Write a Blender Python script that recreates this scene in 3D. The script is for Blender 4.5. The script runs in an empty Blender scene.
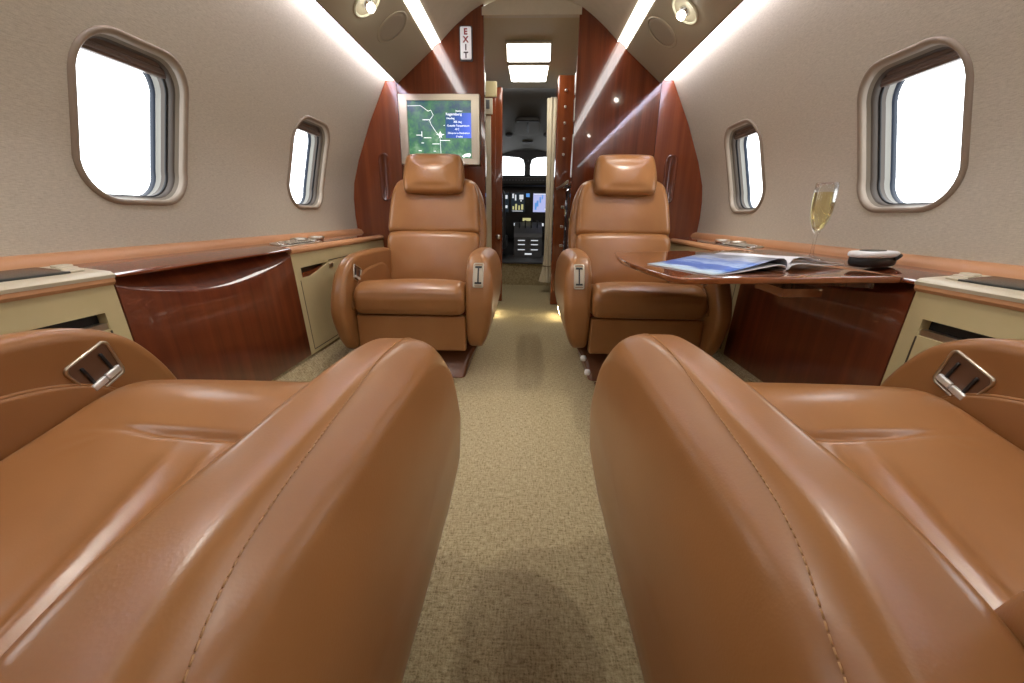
import bpy, bmesh, math, random
import numpy as np
from mathutils import Vector, Matrix, geometry
random.seed(4)
S = bpy.context.scene
COL = S.collection
PI = math.pi

# ------------------------------------------------------------------ materials
def mat(name, color=(.5, .5, .5), rough=.5, metal=0., coat=0., coat_rough=.03, spec=.5, emit=None, estr=0., trans=0., ior=1.45):
    m = bpy.data.materials.new(name); m.use_nodes = True
    b = m.node_tree.nodes['Principled BSDF']
    b.inputs['Base Color'].default_value = (*color, 1)
    b.inputs['Roughness'].default_value = rough
    b.inputs['Metallic'].default_value = metal
    b.inputs['Coat Weight'].default_value = coat
    b.inputs['Coat Roughness'].default_value = coat_rough
    b.inputs['Specular IOR Level'].default_value = spec
    b.inputs['Transmission Weight'].default_value = trans
    b.inputs['IOR'].default_value = ior
    if emit:
        b.inputs['Emission Color'].default_value = (*emit, 1)
        b.inputs['Emission Strength'].default_value = estr
    return m
def nodes(m): return m.node_tree.nodes, m.node_tree.links, m.node_tree.nodes['Principled BSDF']
def coords(m, scale=(1, 1, 1), rot=(0, 0, 0)):
    n, l, b = nodes(m)
    tc = n.new('ShaderNodeTexCoord'); mp = n.new('ShaderNodeMapping')
    mp.inputs['Scale'].default_value = scale; mp.inputs['Rotation'].default_value = rot
    l.new(tc.outputs['Object'], mp.inputs['Vector'])
    return mp.outputs['Vector']
def noise(m, vec, scale, detail=3, rough=.5, dist=0.):
    n, l, b = nodes(m)
    t = n.new('ShaderNodeTexNoise'); t.inputs['Scale'].default_value = scale
    t.inputs['Detail'].default_value = detail; t.inputs['Roughness'].default_value = rough
    t.inputs['Distortion'].default_value = dist
    l.new(vec, t.inputs['Vector']); return t.outputs['Fac']
def ramp(m, fac, stops):
    n, l, b = nodes(m)
    r = n.new('ShaderNodeValToRGB'); e = r.color_ramp.elements
    while len(e) < len(stops): e.new(.5)
    for q, (p, c) in zip(e, stops): q.position = p; q.color = (*c, 1)
    l.new(fac, r.inputs['Fac']); return r.outputs['Color']
def math_(m, op, a, b_):
    n, l, b = nodes(m)
    t = n.new('ShaderNodeMath'); t.operation = op
    for k, v in enumerate((a, b_)):
        if isinstance(v, (int, float)): t.inputs[k].default_value = v
        else: l.new(v, t.inputs[k])
    return t.outputs[0]
def bump(m, h, strength, dist):
    n, l, b = nodes(m)
    t = n.new('ShaderNodeBump'); t.inputs['Strength'].default_value = strength
    t.inputs['Distance'].default_value = dist
    l.new(h, t.inputs['Height']); l.new(t.outputs['Normal'], b.inputs['Normal'])
def base(m, c):
    n, l, b = nodes(m); l.new(c, b.inputs['Base Color'])

def leather_mat(name, c1, c2, rough=.4):
    m = mat(name, c1, rough, spec=.52)
    v = coords(m)
    base(m, ramp(m, noise(m, v, 9, 3), [(.35, c1), (.68, c2)]))
    n, l, b = nodes(m)
    vo = n.new('ShaderNodeTexVoronoi'); vo.inputs['Scale'].default_value = 520
    l.new(v, vo.inputs['Vector'])
    bump(m, vo.outputs['Distance'], .07, .0005)
    return m
LEATHER = leather_mat('tan_leather', (.285, .125, .041), (.315, .142, .048), .29)
LEATHER_LIT = leather_mat('tan_leather_lit_trim', (.50, .25, .115), (.54, .27, .125), .42)  # tan ledge leather, colour lightened to imitate the strip lights falling on it
LEATHER_B = leather_mat('brown_leather', (.15, .058, .026), (.175, .068, .03), .3)
THREAD = mat('tan_thread', (.44, .235, .10), .7)
def wood_mat(name, dark, mid, light, axis_scale, rough=.14, coat=1., stripes=1.):
    m = mat(name, mid, rough, coat=coat, coat_rough=.02)
    v = coords(m, axis_scale)
    a = noise(m, v, 1.0, 4, .55, 0.)
    c = noise(m, coords(m, tuple(s * 5 for s in axis_scale)), 1.0, 3, .6)
    f = math_(m, 'ADD', math_(m, 'MULTIPLY', a, .84), math_(m, 'MULTIPLY', c, .16))
    base(m, ramp(m, f, [(.30, dark), (.5, mid), (.72, light)]))
    return m
WD, WM, WL = (.085, .017, .006), (.135, .028, .009), (.20, .046, .014)
WOOD = wood_mat('mahogany_upright', WD, WM, WL, (30, 4, .9))
WOOD_C = wood_mat('mahogany_cabinet', WD, WM, WL, (2, 30, .9), .32)
WOOD_Y = wood_mat('mahogany_lengthwise', (.11, .023, .008), (.17, .038, .013), (.24, .06, .02), (34, 1.3, 34))
WOOD_O = wood_mat('mahogany_outer', (.15, .032, .010), (.20, .046, .014), (.27, .068, .02), (26, 4, .9), coat=.7)
WOOD_T = wood_mat('mahogany_table', (.17, .048, .015), (.23, .07, .022), (.30, .10, .032), (28, 1.3, 28))
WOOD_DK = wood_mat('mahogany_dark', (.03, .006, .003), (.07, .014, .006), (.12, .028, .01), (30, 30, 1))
CREAM = mat('cream_panel', (.56, .47, .255), .45)
base(CREAM, ramp(CREAM, noise(CREAM, coords(CREAM), 14, 2), [(.3, (.54, .455, .245)), (.7, (.58, .485, .27))]))
IVORY = mat('ivory_plate', (.56, .50, .37), .35)
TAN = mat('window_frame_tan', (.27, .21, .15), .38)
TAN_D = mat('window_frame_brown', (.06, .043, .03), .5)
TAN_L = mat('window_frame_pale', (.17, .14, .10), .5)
TAN_G = mat('window_frame_grey', (.20, .19, .165), .5)
BLUEBLACK = mat('window_seal', (.02, .03, .05), .4)
SHADE = mat('window_shade', (.15, .11, .09), .3)
CEIL = mat('headliner', (.52, .465, .36), .7)
base(CEIL, ramp(CEIL, noise(CEIL, coords(CEIL), 30, 3), [(.3, (.50, .448, .345)), (.7, (.54, .48, .372))]))
CEIL_V = mat('entry_ceiling', (.50, .41, .25), .6)
SOFFIT = mat('soffit_cream_shaded', (.40, .355, .255), .6)  # same cream as the headliner, its shade put into a darker colour
GRILLE = mat('speaker_cloth', (.36, .32, .245), .8)
CHROME = mat('chrome', (.82, .82, .80), .12, 1.)
SILVER = mat('silver', (.62, .58, .50), .3, 1.)
BRUSHED = mat('champagne_metal', (.50, .44, .345), .30, 1.)
BLACK = mat('black_plastic', (.012, .012, .013), .35)
DARKG = mat('dark_grey', (.045, .045, .048), .5)
GREY = mat('mid_grey', (.11, .11, .115), .5)
CHAR = mat('charcoal_screen', (.035, .038, .034), .22)
WHITE = mat('white_plastic', (.78, .78, .78), .35)
TAB = mat('polished_tab', (.85, .85, .83), .2, .6)
RECESS = mat('control_recess', (.13, .062, .032), .4)
RED = mat('red_letter', (.32, .02, .03), .5)
INK = mat('dark_letter', (.06, .03, .04), .5)
# woven wall cloth
FABRIC = mat('wall_cloth', (.48, .415, .33), .85, spec=.2)
_v1 = noise(FABRIC, coords(FABRIC, (90, 90, 900)), 1, 2)
_v2 = noise(FABRIC, coords(FABRIC, (700, 700, 120)), 1, 2)
_f = math_(FABRIC, 'ADD', math_(FABRIC, 'MULTIPLY', _v1, .68), math_(FABRIC, 'MULTIPLY', _v2, .32))
base(FABRIC, ramp(FABRIC, _f, [(.3, (.43, .388, .303)), (.7, (.60, .547, .437))]))
bump(FABRIC, _f, .25, .0015)
# carpet
CARPET = mat('beige_carpet', (.4, .32, .17), .95, spec=.1)
_c1 = noise(CARPET, coords(CARPET, (300, 75, 300)), 1, 2)
_c2 = noise(CARPET, coords(CARPET, (75, 300, 75)), 1, 2)
_c3 = noise(CARPET, coords(CARPET), 420, 2)
_f = math_(CARPET, 'ADD', math_(CARPET, 'MULTIPLY', math_(CARPET, 'ADD', _c1, _c2), .36), math_(CARPET, 'MULTIPLY', _c3, .28))
base(CARPET, ramp(CARPET, _f, [(.36, (.20, .15, .075)), (.5, (.40, .325, .185)), (.66, (.56, .475, .30))]))
bump(CARPET, _f, .8, .006)
LED = mat('strip_light_white', (1, 1, 1), .5, emit=(1., .97, .95), estr=7.)
REFL = mat('cove_reflector', (.80, .78, .86), .6)
LED_B = mat('strip_light_lavender', (1, 1, 1), .5, emit=(.88, .86, 1.), estr=22.)
LAMP = mat('lamp_diffuser', (1, 1, 1), .5, emit=(1., .97, .9), estr=9.)
BULB = mat('lamp_bulb', (1, 1, 1), .5, emit=(1., .96, .85), estr=22.)
WARM = mat('floor_lamp_glow', (1, 1, 1), .5, emit=(1., .86, .55), estr=25.)
GLASS = bpy.data.materials.new('clear_glass'); GLASS.use_nodes = True
_n, _l = GLASS.node_tree.nodes, GLASS.node_tree.links
_n.remove(_n['Principled BSDF'])
_t = _n.new('ShaderNodeBsdfTransparent'); _t.inputs['Color'].default_value = (.97, .97, .96, 1); _g = _n.new('ShaderNodeBsdfGlossy'); _g.inputs['Roughness'].default_value = .02
_x = _n.new('ShaderNodeMixShader'); _fr = _n.new('ShaderNodeLayerWeight'); _fr.inputs['Blend'].default_value = .35
_mm = _n.new('ShaderNodeMath'); _mm.operation = 'MULTIPLY'; _mm.inputs[1].default_value = .42; _l.new(_fr.outputs['Fresnel'], _mm.inputs[0]); _l.new(_mm.outputs[0], _x.inputs[0]); _l.new(_t.outputs[0], _x.inputs[1]); _l.new(_g.outputs[0], _x.inputs[2])
_l.new(_x.outputs[0], _n['Material Output'].inputs['Surface'])
WINE = mat('sparkling_wine', (.965, .88, .52), .02, trans=1., ior=1.34)
# thin window pane: clear, with a faint surface reflection
PANE = bpy.data.materials.new('window_pane'); PANE.use_nodes = True
_n, _l = PANE.node_tree.nodes, PANE.node_tree.links
_n.remove(_n['Principled BSDF'])
_t = _n.new('ShaderNodeBsdfTransparent'); _g = _n.new('ShaderNodeBsdfGlossy'); _x = _n.new('ShaderNodeMixShader'); _fr = None
_g.inputs['Roughness'].default_value = .02
_x.inputs[0].default_value = .04; _l.new(_t.outputs[0], _x.inputs[1]); _l.new(_g.outputs[0], _x.inputs[2])
_l.new(_x.outputs[0], _n['Material Output'].inputs['Surface'])
# moving-map screen
SCREEN = mat('map_screen', (.01, .01, .01), .2)
_vec = coords(SCREEN, (1, 1, 1))
_f = math_(SCREEN, 'ADD', math_(SCREEN, 'MULTIPLY', noise(SCREEN, _vec, 16, 4, .6), .75), math_(SCREEN, 'MULTIPLY', noise(SCREEN, _vec, 90, 3), .25))
_n, _l, _b = nodes(SCREEN); _tc = _n.new('ShaderNodeTexCoord'); _sp = _n.new('ShaderNodeSeparateXYZ'); _l.new(_tc.outputs['Generated'], _sp.inputs[0])
_f = math_(SCREEN, 'SUBTRACT', math_(SCREEN, 'MULTIPLY', math_(SCREEN, 'SUBTRACT', _f, .5), 1.5), math_(SCREEN, 'MULTIPLY', _sp.outputs[2], .22))
_f = math_(SCREEN, 'ADD', _f, .62)
_c = ramp(SCREEN, _f, [(.30, (.035, .075, .12)), (.46, (.05, .14, .10)), (.62, (.075, .21, .095)), (.78, (.20, .34, .21))])
_n, _l, _b = nodes(SCREEN); _l.new(_c, _b.inputs['Emission Color']); _b.inputs['Emission Strength'].default_value = 1.0
MAPBLUE = mat('map_blue', (.01, .01, .02), .2)
_n, _l, _b = nodes(MAPBLUE)
_tc = _n.new('ShaderNodeTexCoord'); _sp = _n.new('ShaderNodeSeparateXYZ'); _l.new(_tc.outputs['Generated'], _sp.inputs[0])
_c = ramp(MAPBLUE, math_(MAPBLUE, 'ADD', math_(MAPBLUE, 'MULTIPLY', _sp.outputs[0], .75), math_(MAPBLUE, 'MULTIPLY', math_(MAPBLUE, 'SUBTRACT', 1., _sp.outputs[2]), .25)), [(0., (.03, .09, .14)), (.4, (.03, .09, .38)), (1., (.08, .16, .85))])
_l.new(_c, _b.inputs['Emission Color']); _b.inputs['Emission Strength'].default_value = 1.0
MAPWHITE = mat('map_white', (.8, .8, .8), .3, emit=(.9, .95, .95), estr=.9)
DISPLAY = mat('cockpit_display', (.02, .02, .03), .2, emit=(.40, .43, .72), estr=.9)
DISPLAY_D = mat('cockpit_display_dark', (.01, .012, .015), .2, emit=(.02, .03, .04), estr=.5)
DMARK = mat('display_mark_white', (.6, .6, .6), .4, emit=(.8, .85, .9), estr=.6)
DMARK_Y = mat('display_mark_yellow', (.5, .5, .2), .4, emit=(.7, .65, .3), estr=.5)
DMARK_B = mat('display_mark_blue', (.1, .2, .5), .4, emit=(.1, .3, .7), estr=.7)
CURTAIN = mat('curtain_cloth', (.68, .60, .44), .85)
COCKPIT = mat('cockpit_grey', (.17, .165, .155), .7)
PAGE = mat('magazine_paper', (.80, .82, .85), .3, coat=.4, coat_rough=.1)
COVER = mat('magazine_photo', (.3, .4, .7), .4, coat=.15, coat_rough=.2)
_n, _l, _b = nodes(COVER)
_tc = _n.new('ShaderNodeTexCoord'); _sp = _n.new('ShaderNodeSeparateXYZ'); _l.new(_tc.outputs['UV'], _sp.inputs[0])
_mp = _n.new('ShaderNodeMapping'); _mp.inputs['Scale'].default_value = (2, 9, 1); _l.new(_tc.outputs['UV'], _mp.inputs['Vector'])
_f = math_(COVER, 'ADD', _sp.outputs[1], math_(COVER, 'MULTIPLY', noise(COVER, _mp.outputs['Vector'], 2.2, 4), .42))
base(COVER, ramp(COVER, _f, [(.24, (.62, .76, .86)), (.36, (.42, .60, .84)), (.44, (.05, .14, .52)), (.60, (.07, .17, .58)), (.66, (.40, .55, .80)), (.78, (.10, .20, .55)), (.9, (.35, .40, .52)), (1., (.16, .17, .20))]))

# ------------------------------------------------------------------ mesh helpers
def mesh(name, verts, faces, m, parent=None, smooth=True, recalc=True, mats=None, idx=None):
    me = bpy.data.meshes.new(name)
    me.from_pydata([tuple(map(float, v)) for v in verts], [], faces)
    if recalc:
        bm = bmesh.new(); bm.from_mesh(me)
        bmesh.ops.recalc_face_normals(bm, faces=bm.faces); bm.to_mesh(me); bm.free()
    for q in (mats or [m]): me.materials.append(q)
    if idx is not None: me.polygons.foreach_set('material_index', idx)
    me.polygons.foreach_set('use_smooth', [smooth] * len(me.polygons))
    o = bpy.data.objects.new(name, me); COL.objects.link(o)
    if parent: o.parent = parent
    return o
class MB:
    """collects shapes that belong to ONE part"""
    def __init__(s): s.v = []; s.f = []
    def add(s, v, f):
        k = len(s.v); s.v += [tuple(p) for p in v]; s.f += [tuple(i + k for i in q) for q in f]; return s
    def box(s, x0, x1, y0, y1, z0, z1, b=0.):
        bm = bmesh.new(); bmesh.ops.create_cube(bm, size=1)
        for v in bm.verts:
            v.co = ((x0 + x1) / 2 + v.co.x * (x1 - x0), (y0 + y1) / 2 + v.co.y * (y1 - y0), (z0 + z1) / 2 + v.co.z * (z1 - z0))
        if b > 0:
            bmesh.ops.bevel(bm, geom=bm.edges[:], offset=b, segments=3, profile=.5, affect='EDGES')
        bm.verts.index_update()
        s.add([v.co[:] for v in bm.verts], [[v.index for v in f.verts] for f in bm.faces]); bm.free(); return s
    def tube(s, pts, r, n=8, closed=False):
        P = [Vector(p) for p in pts]; rings = []
        for i, p in enumerate(P):
            a = P[(i - 1) % len(P)] if (i or closed) else p; b = P[(i + 1) % len(P)] if (i < len(P) - 1 or closed) else p
            t = (b - a).normalized(); u = t.orthogonal().normalized() if abs(t.z) > .9 else t.cross(Vector((0, 0, 1))).normalized()
            w = t.cross(u); rr = r[i] if isinstance(r, (list, tuple)) else r
            rings.append([p + (u * math.cos(k * 2 * PI / n) + w * math.sin(k * 2 * PI / n)) * rr for k in range(n)])
        v = [q for g in rings for q in g]; f = []
        m_ = len(P) if closed else len(P) - 1
        for i in range(m_):
            j = (i + 1) % len(P)
            for k in range(n): f.append((i * n + k, i * n + (k + 1) % n, j * n + (k + 1) % n, j * n + k))
        if not closed: f += [tuple(range(n))[::-1], tuple((len(P) - 1) * n + k for k in range(n))]
        return s.add(v, f)
    def lathe(s, prof, c=(0, 0, 0), n=24, M=None, cap=True):
        v = []; f = []
        for r, z in prof:
            for k in range(n): v.append(Vector((r * math.cos(k * 2 * PI / n), r * math.sin(k * 2 * PI / n), z)))
        for i in range(len(prof) - 1):
            for k in range(n): f.append((i * n + k, i * n + (k + 1) % n, (i + 1) * n + (k + 1) % n, (i + 1) * n + k))
        if cap: f += [tuple(range(n))[::-1], tuple((len(prof) - 1) * n + k for k in range(n))]
        if M is not None: v = [M @ q for q in v]
        return s.add([q + Vector(c) for q in v], f)
    def pill(s, *a, **k): return s.add(*pillow(*a, **k))
    def prism(s, poly, w0, w1, mp):
        n = len(poly)
        v = [mp(p[0], p[1], w0) for p in poly] + [mp(p[0], p[1], w1) for p in poly]
        f = [tuple(range(n))[::-1], tuple(range(n, 2 * n))] + [(i, (i + 1) % n, n + (i + 1) % n, n + i) for i in range(n)]
        return s.add(v, f)
    def build(s, name, m, parent=None, smooth=False, auto=None):
        o = mesh(name, s.v, s.f, m, parent, smooth or auto is not None)
        if auto is not None: o.data.set_sharp_from_angle(angle=math.radians(auto))
        return o
def rrect(u0, u1, v0, v1, r, seg=8):
    P = []
    for cx, cy, a in ((u1 - r, v0 + r, -90), (u1 - r, v1 - r, 0), (u0 + r, v1 - r, 90), (u0 + r, v0 + r, 180)):
        for k in range(seg + 1):
            t = math.radians(a + 90 * k / seg); P.append((cx + r * math.cos(t), cy + r * math.sin(t)))
    return P
def spline(pts, n=8, closed=True):
    P = [np.array(p, float) for p in pts]; out = []; N = len(P)
    for i in range(N if closed else N - 1):
        g = (lambda j: P[j % N]) if closed else (lambda j: P[min(max(j, 0), N - 1)])
        a, b, c, d = g(i - 1), g(i), g(i + 1), g(i + 2)
        for k in range(n):
            t = k / n
            out.append(tuple(.5 * (2 * b + (c - a) * t + (2 * a - 5 * b + 4 * c - d) * t * t + (-a + 3 * b - 3 * c + d) * t ** 3)))
    if not closed: out.append(tuple(P[-1]))
    return out
def resample(poly, n):
    P = np.array(poly + [poly[0]]); d = np.r_[0, np.cumsum(np.hypot(*np.diff(P, axis=0).T))]
    t = np.linspace(0, d[-1], n, endpoint=False)
    return list(zip(np.interp(t, d, P[:, 0]), np.interp(t, d, P[:, 1])))
def outline_normals(P):
    P = np.array(P); t = np.roll(P, -1, 0) - np.roll(P, 1, 0); t /= np.linalg.norm(t, axis=1)[:, None] + 1e-9
    nrm = np.c_[t[:, 1], -t[:, 0]]
    area = .5 * np.sum(P[:, 0] * np.roll(P[:, 1], -1) - P[:, 1] * np.roll(P[:, 0], -1))
    return nrm if area > 0 else -nrm
def pillow(outline, w0, w1, r, mp, arc=6, cap=5, mid=1, dome=0., r0=None, soft=False):
    """thick slab of outline (u,v) from w0 to w1 with its rims rounded by r"""
    P = np.array(outline); N = outline_normals(outline); c = P.mean(0); n = len(P)
    r0 = r if r0 is None else r0
    rings = []
    if soft: c = (P.max(0) + P.min(0)) / 2; H_ = (P.max(0) - P.min(0)) / 2
    def inset(d): return c + (P - c) * (1 - d / H_) if soft else P - N * d
    def caps(w, rr, sgn):
        Q = inset(rr)
        out_ = []
        for s in [(k + .25) / (cap + .25) for k in range(cap)]:
            q = c + (Q - c) * s
            if soft:
                e = np.abs(q - c) / H_; d_ = (1 - np.minimum(e[:, 0], 1) ** 2) * (1 - np.minimum(e[:, 1], 1) ** 2); d_ = d_ * (1 - s ** 4)
            else: d_ = np.full(n, 1 - s * s)
            out_.append((q, w + sgn * dome * d_))
        return out_
    rings += caps(w0, r0, -1)
    for k in range(arc + 1):
        a = PI / 2 * k / arc; rings.append((inset(r0 * (1 - math.sin(a))), w0 + r0 * (1 - math.cos(a))))
    for k in range(1, mid): rings.append((P, w0 + r0 + (w1 - r - w0 - r0) * k / mid))
    for k in range(arc + 1):
        a = PI / 2 * k / arc; rings.append((inset(r * (1 - math.cos(a))), w1 - r + r * math.sin(a)))
    rings += caps(w1, r, 1)[::-1]
    v = [mp(q[0], q[1], ww) for R, w in rings for q, ww in zip(R, np.broadcast_to(w, (n,)))]; f = []
    for i in range(len(rings) - 1):
        for k in range(n): f.append((i * n + k, i * n + (k + 1) % n, (i + 1) * n + (k + 1) % n, (i + 1) * n + k))
    v += [mp(c[0], c[1], w0 - dome), mp(c[0], c[1], w1 + dome)]; a, b = len(v) - 2, len(v) - 1; L = (len(rings) - 1) * n
    for k in range(n): f += [(a, (k + 1) % n, k), (b, L + k, L + (k + 1) % n)]
    return v, f
def in_poly(p, poly):
    c = False; j = len(poly) - 1
    for i in range(len(poly)):
        if (poly[i][1] > p[1]) != (poly[j][1] > p[1]) and p[0] < (poly[j][0] - poly[i][0]) * (p[1] - poly[i][1]) / (poly[j][1] - poly[i][1]) + poly[i][0]: c = not c
        j = i
    return c
def empty(name, loc=(0, 0, 0), rz=0., scale=(1, 1, 1)):
    o = bpy.data.objects.new(name, None); COL.objects.link(o); o.empty_display_size = .1
    o.location = loc; o.rotation_euler = (0, 0, rz); o.scale = scale; return o
def tag(o, label, cat, group=None):
    o['label'] = label; o['category'] = cat
    if group: o['group'] = group
    return o
def struct(o, label=None):
    o['kind'] = 'structure'
    if label: o['label'] = label
    return o
def text_mesh(name, s, size, M, m, parent, depth=.0006, align='LEFT', bold=0.):
    cu = bpy.data.curves.new(name, 'FONT'); cu.body = s; cu.size = size; cu.extrude = depth; cu.align_x = align; cu.offset = bold
    o = bpy.data.objects.new(name, cu); COL.objects.link(o)
    bpy.context.view_layer.update()
    me = bpy.data.meshes.new_from_object(o.evaluated_get(bpy.context.evaluated_depsgraph_get()))
    bpy.data.objects.remove(o); me.transform(M); me.materials.clear(); me.materials.append(m)
    q = bpy.data.objects.new(name, me); COL.objects.link(q); q.parent = parent; return q
ident = lambda u, v, w: (u, v, w)

# ------------------------------------------------------------------ cabin shell
PZ = [.00, .08, .13, .32, .46, .52, .60, .68, .76, .87, 1.04, 1.20, 1.235]
PX = [.655, .72, .76, .86, .898, .908, .913, .912, .902, .868, .797, .717, .697]
def prof(z): return float(np.interp(z, PZf, PXf))
_sp = spline(list(zip(PZ, PX)), 10, False); PZf = [p[0] for p in _sp]; PXf = [p[1] for p in _sp]
Y0, YB = -1.5, 2.24            # aft end, front bulkhead
WIN = {-1: [(.992, 1), (1.748, 2), (.236, 5), (-.52, 7)], 1: [(1.062, 3), (1.790, 4), (.31, 6), (-.45, 8)]}
WW, WH, WZ = .278, .336, .794
def window_outline(yc, grow=0., seg=8):
    # rounded opening, a little narrower toward its lower edge
    return [(yc + (u - yc) * (1 - .01 * (v - WZ) / WH), v) for u, v in rrect(yc - WW / 2 - grow, yc + WW / 2 + grow, WZ - WH / 2 - grow, WZ + WH / 2 + grow, .085 + grow, seg)]
def wall(side, s):
    pts = []; edges = []; polys = []
    z0, z1 = .44, 1.235
    ys = np.linspace(Y0, YB, 61); zs = np.linspace(z0, z1, 22)
    b = [(y, z0) for y in ys] + [(YB, z) for z in zs[1:]] + [(y, z1) for y in ys[::-1][1:]] + [(Y0, z) for z in zs[::-1][1:-1]]
    pts += b; edges += [(i, (i + 1) % len(b)) for i in range(len(b))]
    holes = []
    for yc, k in WIN[s]:
        w = window_outline(yc, -.004, 10); o = len(pts); pts += w; edges += [(o + i, o + (i + 1) % len(w)) for i in range(len(w))]
        holes.append(yc)
    def inside(y, z, g=0.):
        return any(abs(y - h) < WW / 2 + g and abs(z - WZ) < WH / 2 + g for h in holes)
    for y in ys[1:-1]:
        for z in zs[1:-1]:
            if not inside(y, z, .006): pts.append((y, z))
    V, E, F = geometry.delaunay_2d_cdt([Vector(p) for p in pts], edges, [], 0, 1e-5)[:3]
    outl = [window_outline(h, -.004, 10) for h in holes]
    F2 = []
    for f in F:
        cx = sum(V[i][0] for i in f) / len(f); cz = sum(V[i][1] for i in f) / len(f)
        if not any(in_poly((cx, cz), w) for w in outl): F2.append(tuple(f))
    o = mesh('wall_' + side, [(s * prof(p[1]), p[0], p[1]) for p in V], F2, FABRIC)
    struct(o, side + ' cabin wall covered in woven beige cloth')
for side, s in (('left', -1), ('right', 1)): wall(side, s)

def window(yc, k, s):
    root = empty('window_%d' % k, (s * prof(WZ), yc, WZ)); struct(root)
    ox, oy, oz = root.location
    mp = lambda u, v, w: (s * (prof(min(max(v, .5), 1.2)) + w) - ox, u - oy, v - oz)
    def rings(specs, name, m, parent=root, cap=False):
        n = None; v = []; f = []
        for i, (g, w) in enumerate(specs):
            P = window_outline(yc, g, 8); n = len(P); v += [mp(p[0], p[1], w) for p in P]
            if i:
                for j in range(n): f.append(((i - 1) * n + j, (i - 1) * n + (j + 1) % n, i * n + (j + 1) % n, i * n + j))
        return mesh(name, v, f, m, parent)
    a = [PI * t / 8 for t in range(9)]
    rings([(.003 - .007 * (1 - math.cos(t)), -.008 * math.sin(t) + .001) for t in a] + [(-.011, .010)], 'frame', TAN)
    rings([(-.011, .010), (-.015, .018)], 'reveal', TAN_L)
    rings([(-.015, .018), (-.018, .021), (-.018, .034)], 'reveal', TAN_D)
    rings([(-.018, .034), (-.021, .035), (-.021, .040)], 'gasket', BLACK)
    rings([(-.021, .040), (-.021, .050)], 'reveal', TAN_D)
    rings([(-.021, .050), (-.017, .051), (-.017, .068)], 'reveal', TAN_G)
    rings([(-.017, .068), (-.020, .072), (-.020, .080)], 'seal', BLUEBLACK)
    # pleated shade drawn up under the head of the opening
    mb = MB()
    for i in range(4):
        z1 = WZ + WH / 2 - .015 - i * .0062
        hw = WW / 2 - .050 + i * .008
        mb.add(*pillow(rrect(yc - hw, yc + hw, z1 - .009, z1, .004, 3), .026 + .003 * (i % 2), .044, .003, mp, 3, 1))
    mb.build('shade', SHADE, root, True)
    P = window_outline(yc, -.0195, 8); n = len(P)
    mesh('pane', [mp(p[0], p[1], .076) for p in P] + [mp(yc, WZ, .076)], [(i, (i + 1) % n, n) for i in range(n)], PANE, root)
for s in (-1, 1):
    for yc, k in WIN[s]: window(yc, k, s)

def extr(name, path, y0, y1, m, parent=None, ny=1, smooth=True, thick=0.):
    """cross-section path (x,z) swept along the cabin"""
    v = []; f = []; n = len(path)
    for j in range(ny + 1):
        y = y0 + (y1 - y0) * j / ny
        v += [(x, y, z) for x, z in path]
    for j in range(ny):
        for i in range(n - 1): f.append((j * n + i, j * n + i + 1, (j + 1) * n + i + 1, (j + 1) * n + i))
    o = mesh(name, v, f, m, parent, smooth)
    return o
# carpet floor, turning up the curved sides under the cabinets
kick = [(-.83, .27), (-.80, .19), (-.772, .135), (-.73, .075), (-.68, .025), (-.62, 0)]
fl = extr('floor', kick + [(x, 0) for x in np.linspace(-.5, .5, 11)] + [(-x, z) for x, z in kick[::-1]], Y0, 3.65, CARPET)
struct(fl, 'beige woven carpet of the aisle')
top = spline([(-.428, 1.388), (-.34, 1.465), (-.235, 1.535), (-.12, 1.570), (0, 1.581), (.12, 1.570), (.235, 1.535), (.34, 1.465), (.428, 1.388)], 6, False)
struct(extr('ceiling', top, Y0, YB + .02, CEIL), 'cream headliner')
for nm, s in (('trim_1', -1), ('trim_2', 1)):
    pth = [(s * .652, 1.30), (s * .652, 1.238), (s * .647, 1.226), (s * .642, 1.222), (s * .635, 1.226), (s * .468, 1.358), (s * .461, 1.366), (s * .463, 1.378), (s * .478, 1.40)]
    struct(extr(nm, pth, Y0, YB + .01, SOFFIT), 'cream soffit panel, coloured darker for its shade, over the %s seats' % ('left' if s < 0 else 'right'))
    o = extr('light_strip', [(s * .461, 1.364), (s * .456, 1.376), (s * .430, 1.392), (s * .420, 1.391)], -.7, YB - .002, LED, smooth=False)
    tag(o, 'bright white strip light along the %s edge of the ceiling headliner' % ('left' if s < 0 else 'right'), 'strip light', 'ceiling edge strip lights')
    nm2 = 'left' if s < 0 else 'right'
    r = empty('cove_light', (s * .68, .7, 1.25)); tag(r, 'lavender cove light glowing along the top of the %s cloth wall' % nm2, 'strip light', 'wall wash cove lights')
    sh_ = lambda P: [(x - s * .68, z - 1.25) for x, z in P]
    extr('reflector', sh_([(s * .698, 1.234), (s * .690, 1.262), (s * .676, 1.285), (s * .655, 1.300)]), -.7 - .7, YB - .003 - .7, REFL, r)
    extr('lamp_strip', sh_([(s * .6545, 1.2445), (s * .654, 1.275)]), -.7 - .7, YB - .003 - .7, LED_B, r, smooth=False)

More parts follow.
